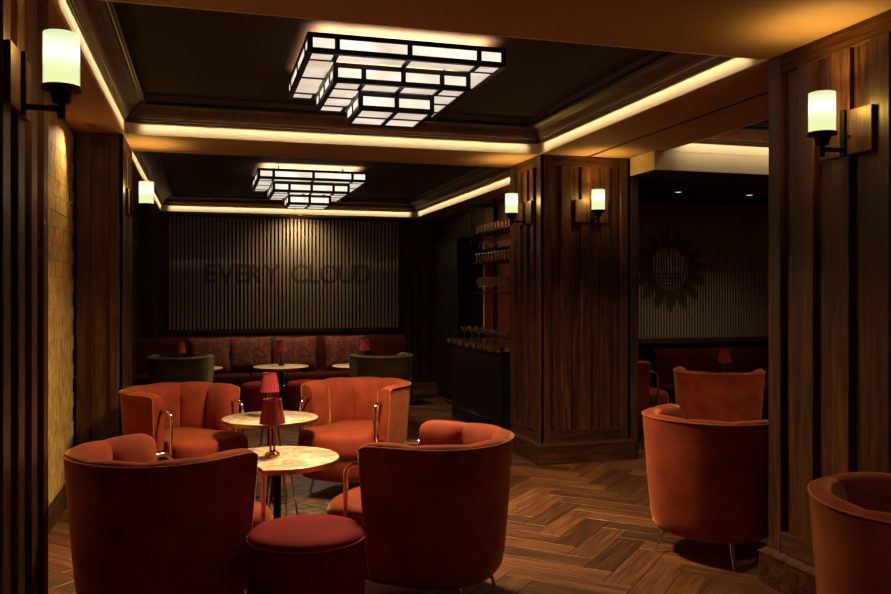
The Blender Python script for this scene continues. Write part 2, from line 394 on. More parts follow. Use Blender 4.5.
# pale fascia of the lower bulkhead
struct('trim_9', MB().box(3.41, XR, 5.880, 5.894, LOW - .004, 2.56).box(3.408, 3.419, 5.894, 6.275, LOW - .004, SOF - .001), M_PAINT)
tag(MB().box(3.018, 3.040, 3.43, 6.27, SOF - .004, SOF + .01).build('trim_10', M_BLACK), kind='structure')

# ------------------------------------------------------------------ panelled pillars
def panel_face(root, axis, plane, a0, a1, sign, z0, z1, n=None, stile=.092, t=.03, skip=None, batten=None):
    """frame, recessed backing and proud battens on one face. axis 'x': face looks along sign*x at x=plane, a runs along y."""
    def bx(name, p, q, za, zb, d0, d1, mat, ch=True):
        m = MB()
        lo, hi = sorted((plane - sign * d0, plane - sign * d1))
        if axis == 'x': (m.cbox if ch else m.box)(lo, hi, p, q, za, zb)
        else: (m.cbox if ch else m.box)(p, q, lo, hi, za, zb)
        return wpart(name, m, mat, root)
    rail = M_OAKY if axis == 'x' else M_OAKX
    if n is None: n = 3 if a1 - a0 > .5 else 0
    bx('stile', a0, a0 + stile, z0, z1, 0, t, M_OAK); bx('stile', a1 - stile, a1, z0, z1, 0, t, M_OAK)
    bx('rail', a0 + stile, a1 - stile, z1 - .085, z1, 0.001, t, rail, False); bx('rail', a0 + stile, a1 - stile, z0, z0 + .10, 0.001, t, rail, False)
    span = a1 - a0 - 2 * stile; bw = span / (2 * n + 1) * .97 if n else 0; gw = (span - n * bw) / (n + 1)
    for k in range(n + 1):
        p = a0 + stile + k * (bw + gw); bx('recessed_board', p, p + gw, z0 + .10, z1 - .085, t - .002, t + .012, M_OAK, False)
    for k in range(n):
        p = a0 + stile + gw + k * (bw + gw); bx('batten', p, p + bw, z0 + .10, z1 - .085, .002, t + .012, M_OAK)
def pillar(label, x0, x1, y0, y1, faces, top=SOF):
    root = thing('pillar', label, 'pillar', ((x0 + x1) / 2, (y0 + y1) / 2, 0))
    i = .0425
    wpart('core', MB().box(x0 + i, x1 - i, y0 + i, y1 - i, 0, top - .001), M_OAK, root)
    for f in faces:
        if f == '-x': panel_face(root, 'x', x0, y0, y1, -1, .17, top - .002)
        if f == '+x': panel_face(root, 'x', x1, y0, y1, 1, .17, top - .002)
        if f == '-y': panel_face(root, 'y', y0, x0 + .001, x1 - .001, -1, .17, top - .002)
        if f == '+y': panel_face(root, 'y', y1, x0 + .001, x1 - .001, 1, .17, top - .002)
    s = .03
    sk = MB().prism([(x0 - s, y0 - s), (x1 + s, y0 - s), (x1 + s, y1 + s), (x0 - s, y1 + s)], 0, .145)
    wpart('skirting', sk, M_OAKX, root)
    cap = MB().loops([[(x0 - a, y0 - a, z), (x1 + a, y0 - a, z), (x1 + a, y1 + a, z), (x0 - a, y1 + a, z)] for a, z in ((.034, .145), (.034, .152), (.022, .158), (.006, .172))])
    wpart('skirting_cap', cap, M_OAKX, root)
    return root
PC = pillar('oak panelled pillar in the middle of the room with two lit wall lamps', 2.606, 3.418, 6.285, 7.0, ('-x', '-y', '+x', '+y'))
wpart('side_return', MB().cbox(3.42, 3.492, 6.288, 7.0, 0, LOW - .002), M_OAK, PC)
pillar('oak panelled pillar at the right edge beside the foreground rust chair', 2.606, 3.418, 2.49, 3.435, ('-x', '+y', '-y', '+x'))
pillar('oak panelled pillar at the left edge in front of the golden brick wall', -.99 + .1, -.57, 2.49, 3.40, ('+x', '+y', '-y'))
pillar('dark oak pilaster between the golden brick wall and the far bay', -.88, -.57, 6.30, 7.02, ('+x', '-y', '+y'))

# ------------------------------------------------------------------ ceiling lanterns
def lantern(label, cx, cy, sc, power=1.0):
    top = 2.716; root = thing('ceiling_lantern', label, 'ceiling lamp', (cx, cy, top), 0, 'stepped ceiling lanterns')
    h = .101 * sc; bar = .026 * sc
    tiers = [(.52, [0, .142, .5, .858, 1]), (.372, [0, .215, .5, .785, 1]), (.212, [0, .5, 1])]
    for ti, (hw, fr) in enumerate(tiers):
        a = hw * sc; z1 = top - ti * h; z0 = z1 - h; nxt = tiers[ti + 1][0] * sc if ti < 2 else 0
        m = MB(); b2 = bar / 2
        for zz in (z0, z1 - bar):                       # horizontal rails of the tier box
            m.box(cx - a, cx + a, cy - a, cy - a + bar, zz, zz + bar).box(cx - a, cx + a, cy + a - bar, cy + a, zz, zz + bar)
            m.box(cx - a, cx - a + bar, cy - a + bar, cy + a - bar, zz, zz + bar).box(cx + a - bar, cx + a, cy - a + bar, cy + a - bar, zz, zz + bar)
        us = [-a + 2 * a * f for f in fr]; us[0] += b2; us[-1] -= b2
        for u in us:                                    # mullions
            for sy in (-1, 1):
                m.box(cx + u - b2, cx + u + b2, *sorted((cy + sy * a, cy + sy * (a - bar))), z0 + bar, z1 - bar)
                if u not in (us[0], us[-1]): m.box(*sorted((cx + sy * a, cx + sy * (a - bar))), cy + u - b2, cy + u + b2, z0 + bar, z1 - bar)
        if ti < 2:
            for u in us[1:-1]:                          # bars on the underside, running out from the next tier
                for sy in (-1, 1):
                    m.box(cx + u - b2, cx + u + b2, *sorted((cy + sy * (a - bar), cy + sy * nxt)), z0, z0 + bar * .6)
                    m.box(*sorted((cx + sy * (a - bar), cx + sy * nxt)), cy + u - b2 * .5, cy + u + b2 * .5, z0, z0 + bar * .6)
        else:
            m.box(cx - b2, cx + b2, cy - a + bar, cy + a - bar, z0, z0 + bar * .6).box(cx - a + bar, cx + a - bar, cy - b2 * .5, cy + b2 * .5, z0, z0 + bar * .6)
        if ti == 0:
            for sx in (-1, 1):
                for sy in (-1, 1): m.box(cx + sx * a * .6 - .006, cx + sx * a * .6 + .006, cy + sy * a * .6 - .006, cy + sy * a * .6 + .006, z1 - bar, TRAY)
            m.box(cx - a * .61, cx - a * .59, cy - a + bar, cy + a - bar, z1 - bar, z1 - bar * .3).box(cx + a * .59, cx + a * .61, cy - a + bar, cy + a - bar, z1 - bar, z1 - bar * .3)
        wpart('tier_frame', m, M_BLACK, root)
        e = .006
        for k in range(len(us) - 1):
            p, q = us[k] + b2, us[k + 1] - b2
            for sy in (-1, 1):
                wpart('pane', MB().box(cx + p, cx + q, *sorted((cy + sy * (a - e), cy + sy * (a - e - .004))), z0 + bar, z1 - bar), M_PANES, root)
                wpart('pane', MB().box(*sorted((cx + sy * (a - e), cx + sy * (a - e - .004))), cy + p, cy + q, z0 + bar, z1 - bar), M_PANES, root)
        ks = len(us) - 1
        for i in range(ks):
            for j in range(ks):
                x0, x1 = us[i] + b2, us[i + 1] - b2; y0, y1 = us[j] + b2, us[j + 1] - b2
                if ti < 2:
                    if i in (1, 2) and j in (1, 2): continue
                    # the inner edge of each ring pane stops at the next tier
                    if i == 0: x1 = us[1]
                    if i == 3: x0 = us[3]
                    if j == 0: y1 = us[1]
                    if j == 3: y0 = us[3]
                wpart('pane', MB().box(cx + x0, cx + x1, cy + y0, cy + y1, z0 + .006, z0 + .010), M_PANE, root)
                # fill the sliver between ring and next tier
    # the lantern's own bulbs: light thrown down through the lowest glass and up through the open top
    zb = top - 3 * h
    light('lantern_bulbs', 'AREA', (cx, cy, zb - .004), LANTERN_DOWN * power, WARM, shape='SQUARE', size=.36 * sc, spread=R(140))
    light('lantern_uplight', 'AREA', (cx, cy, top - .03), LANTERN_UP * sc, (1, .78, .5), (math.pi, 0, 0), shape='SQUARE', size=.90 * sc, spread=R(110))
    return root
lantern('black framed three tier glass lantern on the near ceiling bay', 1.018, 4.75, 1.02)
lantern('black framed three tier glass lantern on the far ceiling bay', 1.10, 9.56, 1.13, .28)
lantern('added black framed three tier glass lantern above the foreground, out of view over the viewer', 1.018, .64, 1.02, .08)  # unseen lantern, put in to light the chair backs from this side
lantern('added black framed three tier glass lantern, out of view beyond the right pillar', 4.85, 4.2, 1.0, .24)  # out-of-view lantern, put in to light the bulkhead fascia and right-hand chairs

# ------------------------------------------------------------------ wall sconces (local: wall at y=0, lamp stands out along -y)
def make_sconce():
    root = thing('wall_sconce', '', 'wall lamp')
    MB().cbox(-.15, .15, -.016, .001, 0, .185, .003).build('mounting_block', M_OAK, root)
    MB().box(-.013, .013, -.030, -.016, -.005, .19).build('backplate', M_BLACK, root)
    MB().box(-.009, .009, -.140, -.030, .012, .028).build('arm', M_BLACK, root)
    MB().lathe([(.010, -.012), (.012, -.008), (.012, .035), (.026, .037), (.030, .055), (.036, .072), (.060, .078), (.060, .090), (.030, .090)], 0, -.130, 24).build('lamp_holder', M_BLACK, root, True, 35)
    MB().box(.018, .034, -.022, -.016, .07, .08).build('switch', M_BLACK, root)
    g = MB(); ro, ri = .0535, .0485
    n = 32; prof = [(ri, .0905), (ro, .0905), (ro, .255), (ri, .255), (ri, .0905)]
    g.lathe(prof, 0, -.130, n, False)
    g.build('glass_shade', M_OPAL, root, True, 35)
    return root
sc0 = make_sconce()
SCONCES = [((2.606, 2.915, 1.98), R(-90), 'lit opal glass wall lamp on the pillar at the right edge'),
           ((3.055, 6.285, 1.98), 0, 'lit opal glass wall lamp on the front of the middle pillar'),
           ((2.606, 6.61, 1.98), R(-90), 'lit opal glass wall lamp on the left side of the middle pillar'),
           ((-.57, 2.85, 1.958), R(90), 'large lit opal glass wall lamp at the top left on the near pillar'),
           ((-.57, 6.66, 1.98), R(90), 'small lit opal glass wall lamp on the far left pilaster')]
for i, (loc, rz, lab) in enumerate(SCONCES):
    s = sc0 if i == 0 else copy_tree(sc0)
    s.location = loc; s.rotation_euler = (0, 0, rz); s['label'] = lab; s['group'] = 'opal glass wall lamps'
    v = Matrix.Rotation(rz, 3, 'Z') @ Vector((0, -.130, 0))
    light('sconce_bulb', 'POINT', (loc[0] + v.x, loc[1] + v.y, loc[2] + .20), SCONCE_UP, (1.0, .64, .12), shadow_soft_size=.02)

# ------------------------------------------------------------------ tub chairs (local +Y is the way the sitter looks)
def u_path(n=73, a=.366, b=.358, yf=.20, ex=2.2):
    raw = []
    for i in range(12): raw.append((a, yf * (1 - i / 12)))
    for i in range(200):
        t = math.pi * i / 199; cs, sn = math.cos(t), math.sin(t)
        raw.append((a * math.copysign(abs(cs) ** (2 / ex), cs), -b * abs(sn) ** (2 / ex)))
    for i in range(1, 13): raw.append((-a, yf * i / 12))
    L = [0]
    for p, q in zip(raw, raw[1:]): L.append(L[-1] + math.dist(p, q))
    out = []; k = 0
    for i in range(n):
        s = L[-1] * i / (n - 1)
        while k < len(L) - 2 and L[k + 1] < s: k += 1
        f = (s - L[k]) / max(1e-9, L[k + 1] - L[k])
        out.append((raw[k][0] + (raw[k + 1][0] - raw[k][0]) * f, raw[k][1] + (raw[k + 1][1] - raw[k][1]) * f))
    return out
PATH = u_path()
def u_normal(i):
    p = PATH[max(0, i - 2)]; q = PATH[min(len(PATH) - 1, i + 2)]
    dx, dy = q[0] - p[0], q[1] - p[1]; l = math.hypot(dx, dy)
    return (dy / l, -dx / l)           # points to the inside
def u_pt(i, o, z):
    x, y = PATH[i]; nx, ny = u_normal(i)
    # make sure the normal looks inward
    s = .855 + .145 * max(0, min(1, (z - .12) / .6)) ** .8
    drop = (.014, .004, .001)[min(i, 72 - i)] if min(i, 72 - i) < 3 else 0     # the wings' upper corners are rounded
    return ((x + nx * o) * s, (y + ny * o) * s, z - drop * max(0, (z - .5) / .24))
_nx, _ny = u_normal(36)
INS = 1 if _ny > 0 else -1
def u_p(i, o, z): return u_pt(i, o * INS, z)
SEAMS = [0, 11, 24, 36, 48, 61, 72]
def seat_outline():
    p = []
    for i in range(25):
        t = math.pi + math.pi * i / 24; cs, sn = math.cos(t), math.sin(t)
        p.append((.235 * math.copysign(abs(cs) ** .85, cs), -.02 - .235 * abs(sn) ** .85))
    p += [(.238, .10), (.238, .205), (.258, .222), (.282, .235)]
    for i in range(1, 24):
        t = math.pi * i / 24; cs, sn = math.cos(t), math.sin(t)
        p.append((.286 * math.copysign(abs(cs) ** .72, cs), .24 + .25 * abs(sn) ** .74))
    p += [(-.282, .235), (-.258, .222), (-.238, .205), (-.238, .10)]
    return p
def make_chair(name, label, fab, pipe):
    root = thing(name, label, 'chair')
    prof = [(.060, .120), (.025, .132), (.006, .16), (0, .21), (0, .36), (0, .55), (0, .735), (.03, .737), (.03, .55), (.03, .30), (.035, .14)]
    MB().loops([[u_p(i, o, z) for o, z in prof] for i in range(73)]).build('backrest', fab, root, True, 50)
    for s0, s1 in zip(SEAMS, SEAMS[1:]):
        rings = []
        for i in range(s0, s1 + 1):
            t = (i - s0) / (s1 - s0); g = 1 - abs(2 * t - 1) ** 2.6
            rings.append([u_p(i, o, z) for o, z in [(.031, .38), (.031, .735), (.003, .7365), (.008, .744 + .003 * g), (.026, .750 + .006 * g), (.052, .747 + .007 * g), (.076 + .004 * g, .733 + .006 * g), (.088 + .018 * g, .70),
                          (.088 + .034 * g, .64), (.088 + .037 * g, .56), (.084 + .034 * g, .48), (.080 + .022 * g, .42), (.076, .38)]])
        MB().loops(rings).build('back_channel', fab, root, True, 55)
    pts = [u_p(i, -.001, .738) for i in range(0, 73)]
    down = lambda i: [u_p(i, -.001, .16 + .0719 * k) for k in range(8)]
    MB().tube(down(0) + pts + list(reversed(down(72))), .0042, 6).build('piping', pipe, root, True)
    so = seat_outline(); cx, cy = 0, .06
    ring = lambda s, z: [(cx + (x - cx) * s, cy + (y - cy) * s, z) for x, y in so]
    MB().loops([ring(.97, .285), ring(1, .30), ring(1.005, .345), ring(1, .395), ring(.985, .42), ring(.95, .437), ring(.86, .447), ring(.5, .455), ring(.05, .457)]).build('seat_cushion', fab, root, True, 60)
    MB().loops([ring(.86, .12), ring(.93, .135), ring(.965, .17), ring(.975, .283)]).build('seat_base', fab, root, True, 50)
    for s in (-1, 1):
        x = s * .300; c = []
        for k in range(7):
            t = math.pi / 2 * k / 6; c.append((x, .250 + .05 * math.sin(t), .595 + .05 * math.cos(t)))
        MB().tube([(s * .288, .17, .645), (x, .22, .645)] + c + [(x, .300, .40), (x, .300, .235), (s * .285, .29, .205), (s * .24, .28, .20)], .0105, 10).build('arm_tube', M_CHROME, root, True)
    for sx in (-1, 1):
        for sy in (-1, 1):
            x, y = sx * .19, (.27 if sy > 0 else -.19)
            MB().tube([(x, y, .135), (x + sx * .03, y + sy * .03, 0.0)], [.012, .008], 8).build('leg', M_CHROME, root, True, 50)
    return root
ch0 = make_chair('tub_chair', '', M_RUST, M_RUSTPIPE)
CH = [((-.19, 3.70), (.753, .657), 'rust velvet tub chair in the left foreground seen from behind'),
      ((1.01, 3.71), (-.79, .615), 'rust velvet tub chair seen from behind, right of the red ottoman'),
      ((-.186, 5.95), (.655, -.756), 'rust velvet tub chair beyond the tables on the left, facing us beside the pilaster'),
      ((1.06, 5.966), (-.66, -.755), 'rust velvet tub chair beyond the tables on the right, its seat facing us'),
      ((2.635, 3.93), (.87, .5), 'rust velvet tub chair half hidden by the right pillar, its slim legs in view'),
      ((4.16, 6.13), (.6, .8), 'rust velvet tub chair seen from behind in the opening between the two pillars'),
      ((3.87, 7.40), (.99, -.12), 'rust velvet tub chair in dim light, sideways against the middle pillar'),
      ((2.22, 2.12), (.86, -.5), 'rust velvet tub chair cut off by the bottom right corner')]
for i, ((x, y), (nx, ny), lab) in enumerate(CH):
    o = ch0 if i == 0 else copy_tree(ch0)
    o.location = (x, y, 0); o.rotation_euler = (0, 0, face_rot(nx, ny)); o['label'] = lab; o['group'] = 'rust velvet tub chairs'
g0 = make_chair('tub_chair', 'olive green velvet tub chair at the left far table, seen from behind', M_GREEN, M_GREENPIPE)
g0.location = (-.27, 9.02, 0); g0.rotation_euler = (0, 0, face_rot(.24, .97)); g0['group'] = 'olive velvet tub chairs'; g0.scale = (.85, .85, 1)
g1 = copy_tree(g0); g1.location = (1.78, 8.62, 0); g1.rotation_euler = (0, 0, face_rot(-.2, .98)); g1['label'] = 'olive green velvet tub chair at the right far table, seen from behind'

# ------------------------------------------------------------------ tables
def make_table(h):
    root = thing('cocktail_table', '', 'table'); r = .316
    MB().lathe([(r - .012, h - .022), (r - .004, h - .022), (r - .004, h - .002), (r - .007, h)], 0, 0, 48).build('table_top', M_MARBLE, root, True, 40)
    MB().lathe([(r - .004, h - .026), (r, h - .026), (r, h - .003), (r - .004, h - .003), (r - .004, h - .026)], 0, 0, 48, False).build('rim', M_BRASS, root, True, 40)
    MB().lathe([(.11, h - .034), (.11, h - .023)], 0, 0, 24).build('hub', M_BRASS, root, True, 40)
    MB().lathe([(.020, .03), (.020, h - .034)], 0, 0, 14).build('column', M_BLACK, root, True, 40)
    q = .155
    for k in range(4):
        a = math.pi / 2 * k + .35; b = a + math.pi / 2
        A = (q * math.cos(a), q * math.sin(a)); B = (q * math.cos(b), q * math.sin(b))
        MB().tube([(A[0] * .42, A[1] * .42, h - .034), (A[0] * .95, A[1] * .95, .045), (A[0], A[1], .012), (A[0] * .92 + B[0] * .08, A[1] * .92 + B[1] * .08, .006), (B[0] * .98, B[1] * .98, .006)], .0055, 8).build('wire_leg', M_CHROME, root, True)
    MB().lathe([(.05, 0), (.05, .02), (.024, .032)], 0, 0, 20).build('foot', M_COPPER, root, True, 40)
    return root
t0 = make_table(.56)
TB = [((.345, 4.32), 'round cream marble cocktail table nearest to us, behind the red ottoman'),
      ((.405, 5.64), 'round cream marble cocktail table between the two rust chairs that face us'),
      ((.812, 9.64), 'round cream marble cocktail table with two red stools at the far banquette'),
      ((-.14, 9.66), 'round cream marble cocktail table behind the left olive chair'),
      ((1.69, 9.50), 'round cream marble cocktail table behind the right olive chair'),
      ((4.75, 6.92), 'round cream marble cocktail table hidden behind the chair in the right opening')]
for i, ((x, y), lab) in enumerate(TB):
    o = t0 if i == 0 else copy_tree(t0)
    o.location = (x, y, .0101 if i == 1 else 0); o.rotation_euler = (0, 0, .4 * i); o['label'] = lab; o['group'] = 'round marble tables'

def make_lamp():
    root = thing('table_lamp', '', 'table lamp'); z = 0
    n = 8; m = MB()
    rings = []
    for r, zz in ((.034, 0), (.036, .006), (.034, .018), (.026, .024), (.014, .030)):
        rings.append([(r * (1 + .09 * math.cos(6 * t)) * math.cos(t), r * (1 + .09 * math.cos(6 * t)) * math.sin(t), zz) for t in [2 * math.pi * i / 36 for i in range(36)]])
    m.loops(rings).build('base', M_COPPER, root, True, 40)
    for dx in (-.009, .009):
        MB().lathe([(.0075, .026), (.006, .034), (.006, .165), (.0075, .172)], dx, 0, 12).build('stem', M_COPPER, root, True, 40)
    MB().lathe([(.013, .168), (.013, .178), (.006, .184), (.006, .29), (.010, .292), (.010, .300)], 0, 0, 14).build('holder', M_COPPER, root, True, 40)
    rings = []; N = 72
    for r, zz in ((.064, .172), (.043, .293), (.041, .293), (.062, .172)):
        rings.append([((r + (.0016 if i % 2 else -.0016)) * math.cos(2 * math.pi * i / N), (r + (.0016 if i % 2 else -.0016)) * math.sin(2 * math.pi * i / N), zz) for i in range(N)])
    rings.append(rings[0])
    sh = MB().loops(rings, True, False, False).build('lamp_shade', M_SHADE, root)
    MB().lathe([(.0655, .171), (.0665, .171), (.0660, .175), (.0650, .175), (.0655, .171)], 0, 0, 40, False).build('shade_trim', M_REDPIPE, sh, True)
    MB().lathe([(.043, .2925), (.0455, .2925), (.0455, .295), (.043, .295), (.043, .2925)], 0, 0, 40, False).build('shade_trim', M_REDPIPE, sh, True)
    return root
l0 = make_lamp()
LP = [((.322, 4.34), 'table lamp with red pleated shade on the table nearest to us'),
      ((.40, 5.645), 'table lamp with red pleated shade directly behind the nearest lamp'),
      ((.815, 9.65), 'small red shaded table lamp on the middle far table before the banquette'),
      ((-.29, 9.68), 'small red shaded table lamp peeping over the left olive chair'),
      ((1.76, 9.55), 'small red shaded table lamp peeping over the right olive chair'),
      ((4.76, 6.92), 'small red shaded table lamp beneath the emblem wall on the right')]
for i, ((x, y), lab) in enumerate(LP):
    o = l0 if i == 0 else copy_tree(l0)
    o.location = (x, y, .57 if i == 1 else .56); o.rotation_euler = (0, 0, .3 * i); o['label'] = lab; o['group'] = 'red shaded table lamps'

# ------------------------------------------------------------------ stools
def make_stool(label, r, h, loc, group=None, fab=M_RED):
    root = thing('ottoman', label, 'stool', loc, 0, group)
    MB().lathe([(r - .03, 0), (r - .03, .02)], 0, 0, 40).build('plinth', M_BLACK, root, True, 40)
    MB().lathe([(r - .012, .02), (r - .004, .03), (r, .06), (r, h - .05), (r - .002, h - .045)], 0, 0, 56).build('body', fab, root, True, 40)
    MB().lathe([(r - .006, h - .046), (r, h - .04), (r - .002, h - .022), (r - .018, h - .008), (r - .05, h), (r * .5, h + .006), (.01, h + .008)], 0, 0, 56).build('cushion', fab, root, True, 60)
    MB().tube([((r + .001) * math.cos(t), (r + .001) * math.sin(t), h - .036) for t in [2 * math.pi * i / 56 for i in range(57)]], .0045, 6).build('piping', M_REDPIPE, root, True)
    return root
make_stool('round dark red velvet ottoman in the centre foreground', .232, .462, (.385, 3.36, 0))
make_stool('low round red stool, left of the two at the middle far table', .20, .42, (.56, 9.27, 0), 'red stools at the far table')
make_stool('low round red stool, right of the two at the middle far table', .20, .42, (1.05, 9.31, 0), 'red stools at the far table')

# ------------------------------------------------------------------ banquettes
def cushion_mesh(w, h, d, n=10):
    v = []; m = MB()
    for side in (1, -1):
        for i in range(n + 1):
            for j in range(n + 1):
                a, b = i / n * 2 - 1, j / n * 2 - 1
                e = max(0, (1 - a ** 4)) * max(0, (1 - b ** 4)); pinch = 1 - .07 * (1 - abs(a)) * abs(b) ** 2
                pin2 = 1 - .07 * (1 - abs(b)) * abs(a) ** 2
                m.v.append((a * w / 2 * pin2, side * d / 2 * e ** .5, h / 2 + b * h / 2 * pinch))
    N = (n + 1) ** 2
    for s in (0, 1):
        for i in range(n):
            for j in range(n):
                q = [s * N + i * (n + 1) + j, s * N + (i + 1) * (n + 1) + j, s * N + (i + 1) * (n + 1) + j + 1, s * N + i * (n + 1) + j + 1]
                m.f.append(tuple(q if s == 1 else reversed(q)))
    return m
def banquette(label, x0, x1, y0, y1, back_h, n):
    root = thing('banquette', label, 'sofa', ((x0 + x1) / 2, (y0 + y1) / 2, 0))
    wpart('plinth', MB().box(x0 + .02, x1 - .02, y0 + .06, y1 - .02, 0, .10), M_BLACK, root)
    wpart('base', MB().cbox(x0, x1, y0 + .02, y1, .10, .33, .01), M_OXBLOOD, root)
    w = (x1 - x0) / n
    for k in range(n):
        a, b = x0 + k * w + .003, x0 + (k + 1) * w - .003
        def rr(i, z, yb): return [(a + i, y0 + i, z), (b - i, y0 + i, z), (b - i, yb - i, z), (a + i, yb - i, z)]
        wpart('seat_cushion', MB().loops([rr(.01, .331, y1 - .16), rr(0, .345, y1 - .16), rr(0, .415, y1 - .16), rr(.008, .432, y1 - .16), rr(.03, .44, y1 - .16)]), M_OXBLOOD, root, True, 60)
        prof = [(y1 - .158, .441), (y1 - .162, .55), (y1 - .155, back_h - .07), (y1 - .135, back_h - .02), (y1 - .10, back_h), (y1 - .03, back_h - .004), (y1 - .003, back_h - .03), (y1 - .003, .331), (y1 - .15, .331)]
        wpart('back_cushion', MB().loops([[(x, y, z) for y, z in prof] for x in (a, a + .012, b - .012, b)]), M_OXBLOOD, root, True, 60)
    return root
banquette('long oxblood red banquette under the lettered slat wall', -.80, 2.45, 9.98, 10.58, .86, 5)
banquette('dark red banquette along the emblem wall on the right', 4.55, 6.55, 7.35, 7.98, .80, 3)
CU = [(.02, 10.33, .50, 'patterned red velvet cushion on the banquette beside the left olive chair'),
      (.50, 10.36, .52, 'patterned red velvet cushion on the banquette left of the middle far lamp'),
      (1.03, 10.33, .54, 'patterned red velvet cushion on the banquette right of the middle far lamp'),
      (1.66, 10.35, .52, 'patterned red velvet cushion on the banquette behind the right far table')]
for i, (x, y, s, lab) in enumerate(CU):
    o = cushion_mesh(s, .42, .15).build('cushion', M_PATT, None, True)
    o.location = (x, y - .10, .45); o.rotation_euler = (R(-9), 0, R(-4 + 3 * i)); tag(o, lab, 'cushion', 'patterned cushions on the banquette')

# ------------------------------------------------------------------ slatted walls
def slat_wall(label, x0, x1, y, z0, z1, pitch, sw):
    root = thing('slat_panel', label, 'wall panel', ((x0 + x1) / 2, y, z0))
    wpart('backing', MB().box(x0, x1, y - .02, y - .001, z0, z1), M_SLATBACK, root)
    n = int((x1 - x0) / pitch)
    me_ = MB().box(-sw / 2, sw / 2, -.03, 0, 0, z1 - z0 - .01).mesh('slat', M_SLAT)
    for k in range(n):
        link('slat', me_, root, (x0 + pitch * (k + .5) - (x0 + x1) / 2, -.0205, .005))
    wpart('ledge', MB().box(x0 - .03, x1 + .03, y - .09, y - .001, z0 - .045, z0 - .002), M_OAKX, root)
    return root, y - .0505
SW, ysl = slat_wall('pale timber slat wall panel with faint dark lettering at the far end', -.535, 2.905, YB - .001, .86, 2.50, .0555, .030)
def on_slats(tris, slats, sw, yf, sub):
    """flat print of a shape (triangles in x, z) laid only on the slat fronts it crosses"""
    m = MB(); cw = sw / sub
    for sx in slats:
        for k in range(sub):
            x = sx - sw / 2 + cw * (k + .5); iv = []
            for t in tris:
                zs = []
                for (xa, za), (xb, zb) in zip(t, t[1:] + t[:1]):
                    if (xa - x) * (xb - x) < 0: zs.append(za + (zb - za) * (x - xa) / (xb - xa))
                if len(zs) == 2: iv.append(tuple(sorted(zs)))
            iv.sort(); mg = []
            for a, b in iv:
                if mg and a <= mg[-1][1] + .002: mg[-1] = (mg[-1][0], max(mg[-1][1], b))
                else: mg.append((a, b))
            for a, b in mg: m.box(x - cw / 2, x + cw / 2, yf - .0008, yf, a, b)
    return m
def letter_tris(ch, size):
    cu = bpy.data.curves.new('letter', 'FONT'); cu.body = ch; cu.size = size; cu.offset = .008
    tmp = bpy.data.objects.new('tmp', cu); C.objects.link(tmp); bpy.context.view_layer.update()
    tm = bpy.data.meshes.new_from_object(tmp.evaluated_get(bpy.context.evaluated_depsgraph_get())); bpy.data.objects.remove(tmp)
    tm.calc_loop_triangles(); co = [(v.co.x, v.co.y) for v in tm.vertices]
    x0 = min(c[0] for c in co); x1 = max(c[0] for c in co)
    return [[(co[q][0] - x0, co[q][1]) for q in t.vertices] for t in tm.loop_triangles], x1 - x0
def slat_xs(x0, x1, pitch): return [x0 + pitch * (k + .5) for k in range(int((x1 - x0) / pitch))]
LET = [(ch, letter_tris(ch, .385) if ch != ' ' else (None, .16)) for ch in 'EVERY CLOUD']
gapw = (2.44 - sum(w_ for _, (_, w_) in LET)) / 10; xx = -.025
for ch, (tr, w_) in LET:
    if tr: wpart('letter', on_slats([[(a + xx, b + 1.545) for a, b in t] for t in tr], slat_xs(-.535, 2.905, .0555), .030, ysl, 3), M_LETTER, SW)
    xx += w_ + gapw

SR, ysr = slat_wall('dim timber slat wall panel with a round emblem on the right', 3.75, 6.3, 8.049, .90, 2.365, .0345, .019)
cx, cz = 4.83, 1.645
def petal(a0, r0, r1, wd):
    pts = []
    for k in range(7):
        t = k / 6; pts.append((r0 + (r1 - r0) * t, wd * math.sin(math.pi * min(1, t * .85 + .12))))
    at = lambda r, q: (cx + r * math.cos(a0) - q * math.sin(a0), cz + r * math.sin(a0) + q * math.cos(a0))
    out = []
    for (ra, qa), (rb, qb) in zip(pts, pts[1:]):
        out += [[at(ra, qa), at(rb, qb), at(rb, -qb)], [at(ra, qa), at(rb, -qb), at(ra, -qa)]]
    return out
def disc(x, z, rx, rz, n=28): return [[(x, z), (x + rx * math.cos(2 * math.pi * i / n), z + rz * math.sin(2 * math.pi * i / n)), (x + rx * math.cos(2 * math.pi * (i + 1) / n), z + rz * math.sin(2 * math.pi * (i + 1) / n))] for i in range(n)]
def rect(x0, x1, z0, z1): return [[(x0, z0), (x1, z0), (x1, z1)], [(x0, z0), (x1, z1), (x0, z1)]]
RS = [x for x in slat_xs(3.75, 6.3, .0345) if cx - .55 < x < cx + .55]
wr = []
for k in range(32):
    a, b = 2 * math.pi * k / 32, 2 * math.pi * (k + 1) / 32
    q = [(cx + r * math.cos(t), cz + r * math.sin(t)) for r, t in ((.22, a), (.31, a), (.31, b), (.22, b))]; wr += [[q[0], q[1], q[2]], [q[0], q[2], q[3]]]
for k in range(15): wr += petal(2 * math.pi * k / 15 + .1, .25, .46, .058)
wpart('emblem_wreath', on_slats(wr, RS, .019, ysr, 2), M_EMBLEM, SR)
wpart('emblem_face', on_slats(disc(cx - .03, cz + .045, .20, .20), RS, .019, ysr - .0008, 2), M_EMBLEM2, SR)
ln = []
for k in range(4): ln += rect(cx - .21 + .02 * k, cx + .15 - .02 * k, cz - .055 - .04 * k, cz - .038 - .04 * k)
for dx in (-.11, .05): ln += disc(cx + dx, cz + .06, .024, .016, 12)
ln += rect(cx - .04, cx - .02, cz + .17, cz + .45)
wpart('emblem_lines', on_slats(ln, RS, .019, ysr - .0016, 2), M_EMBLEM, SR)

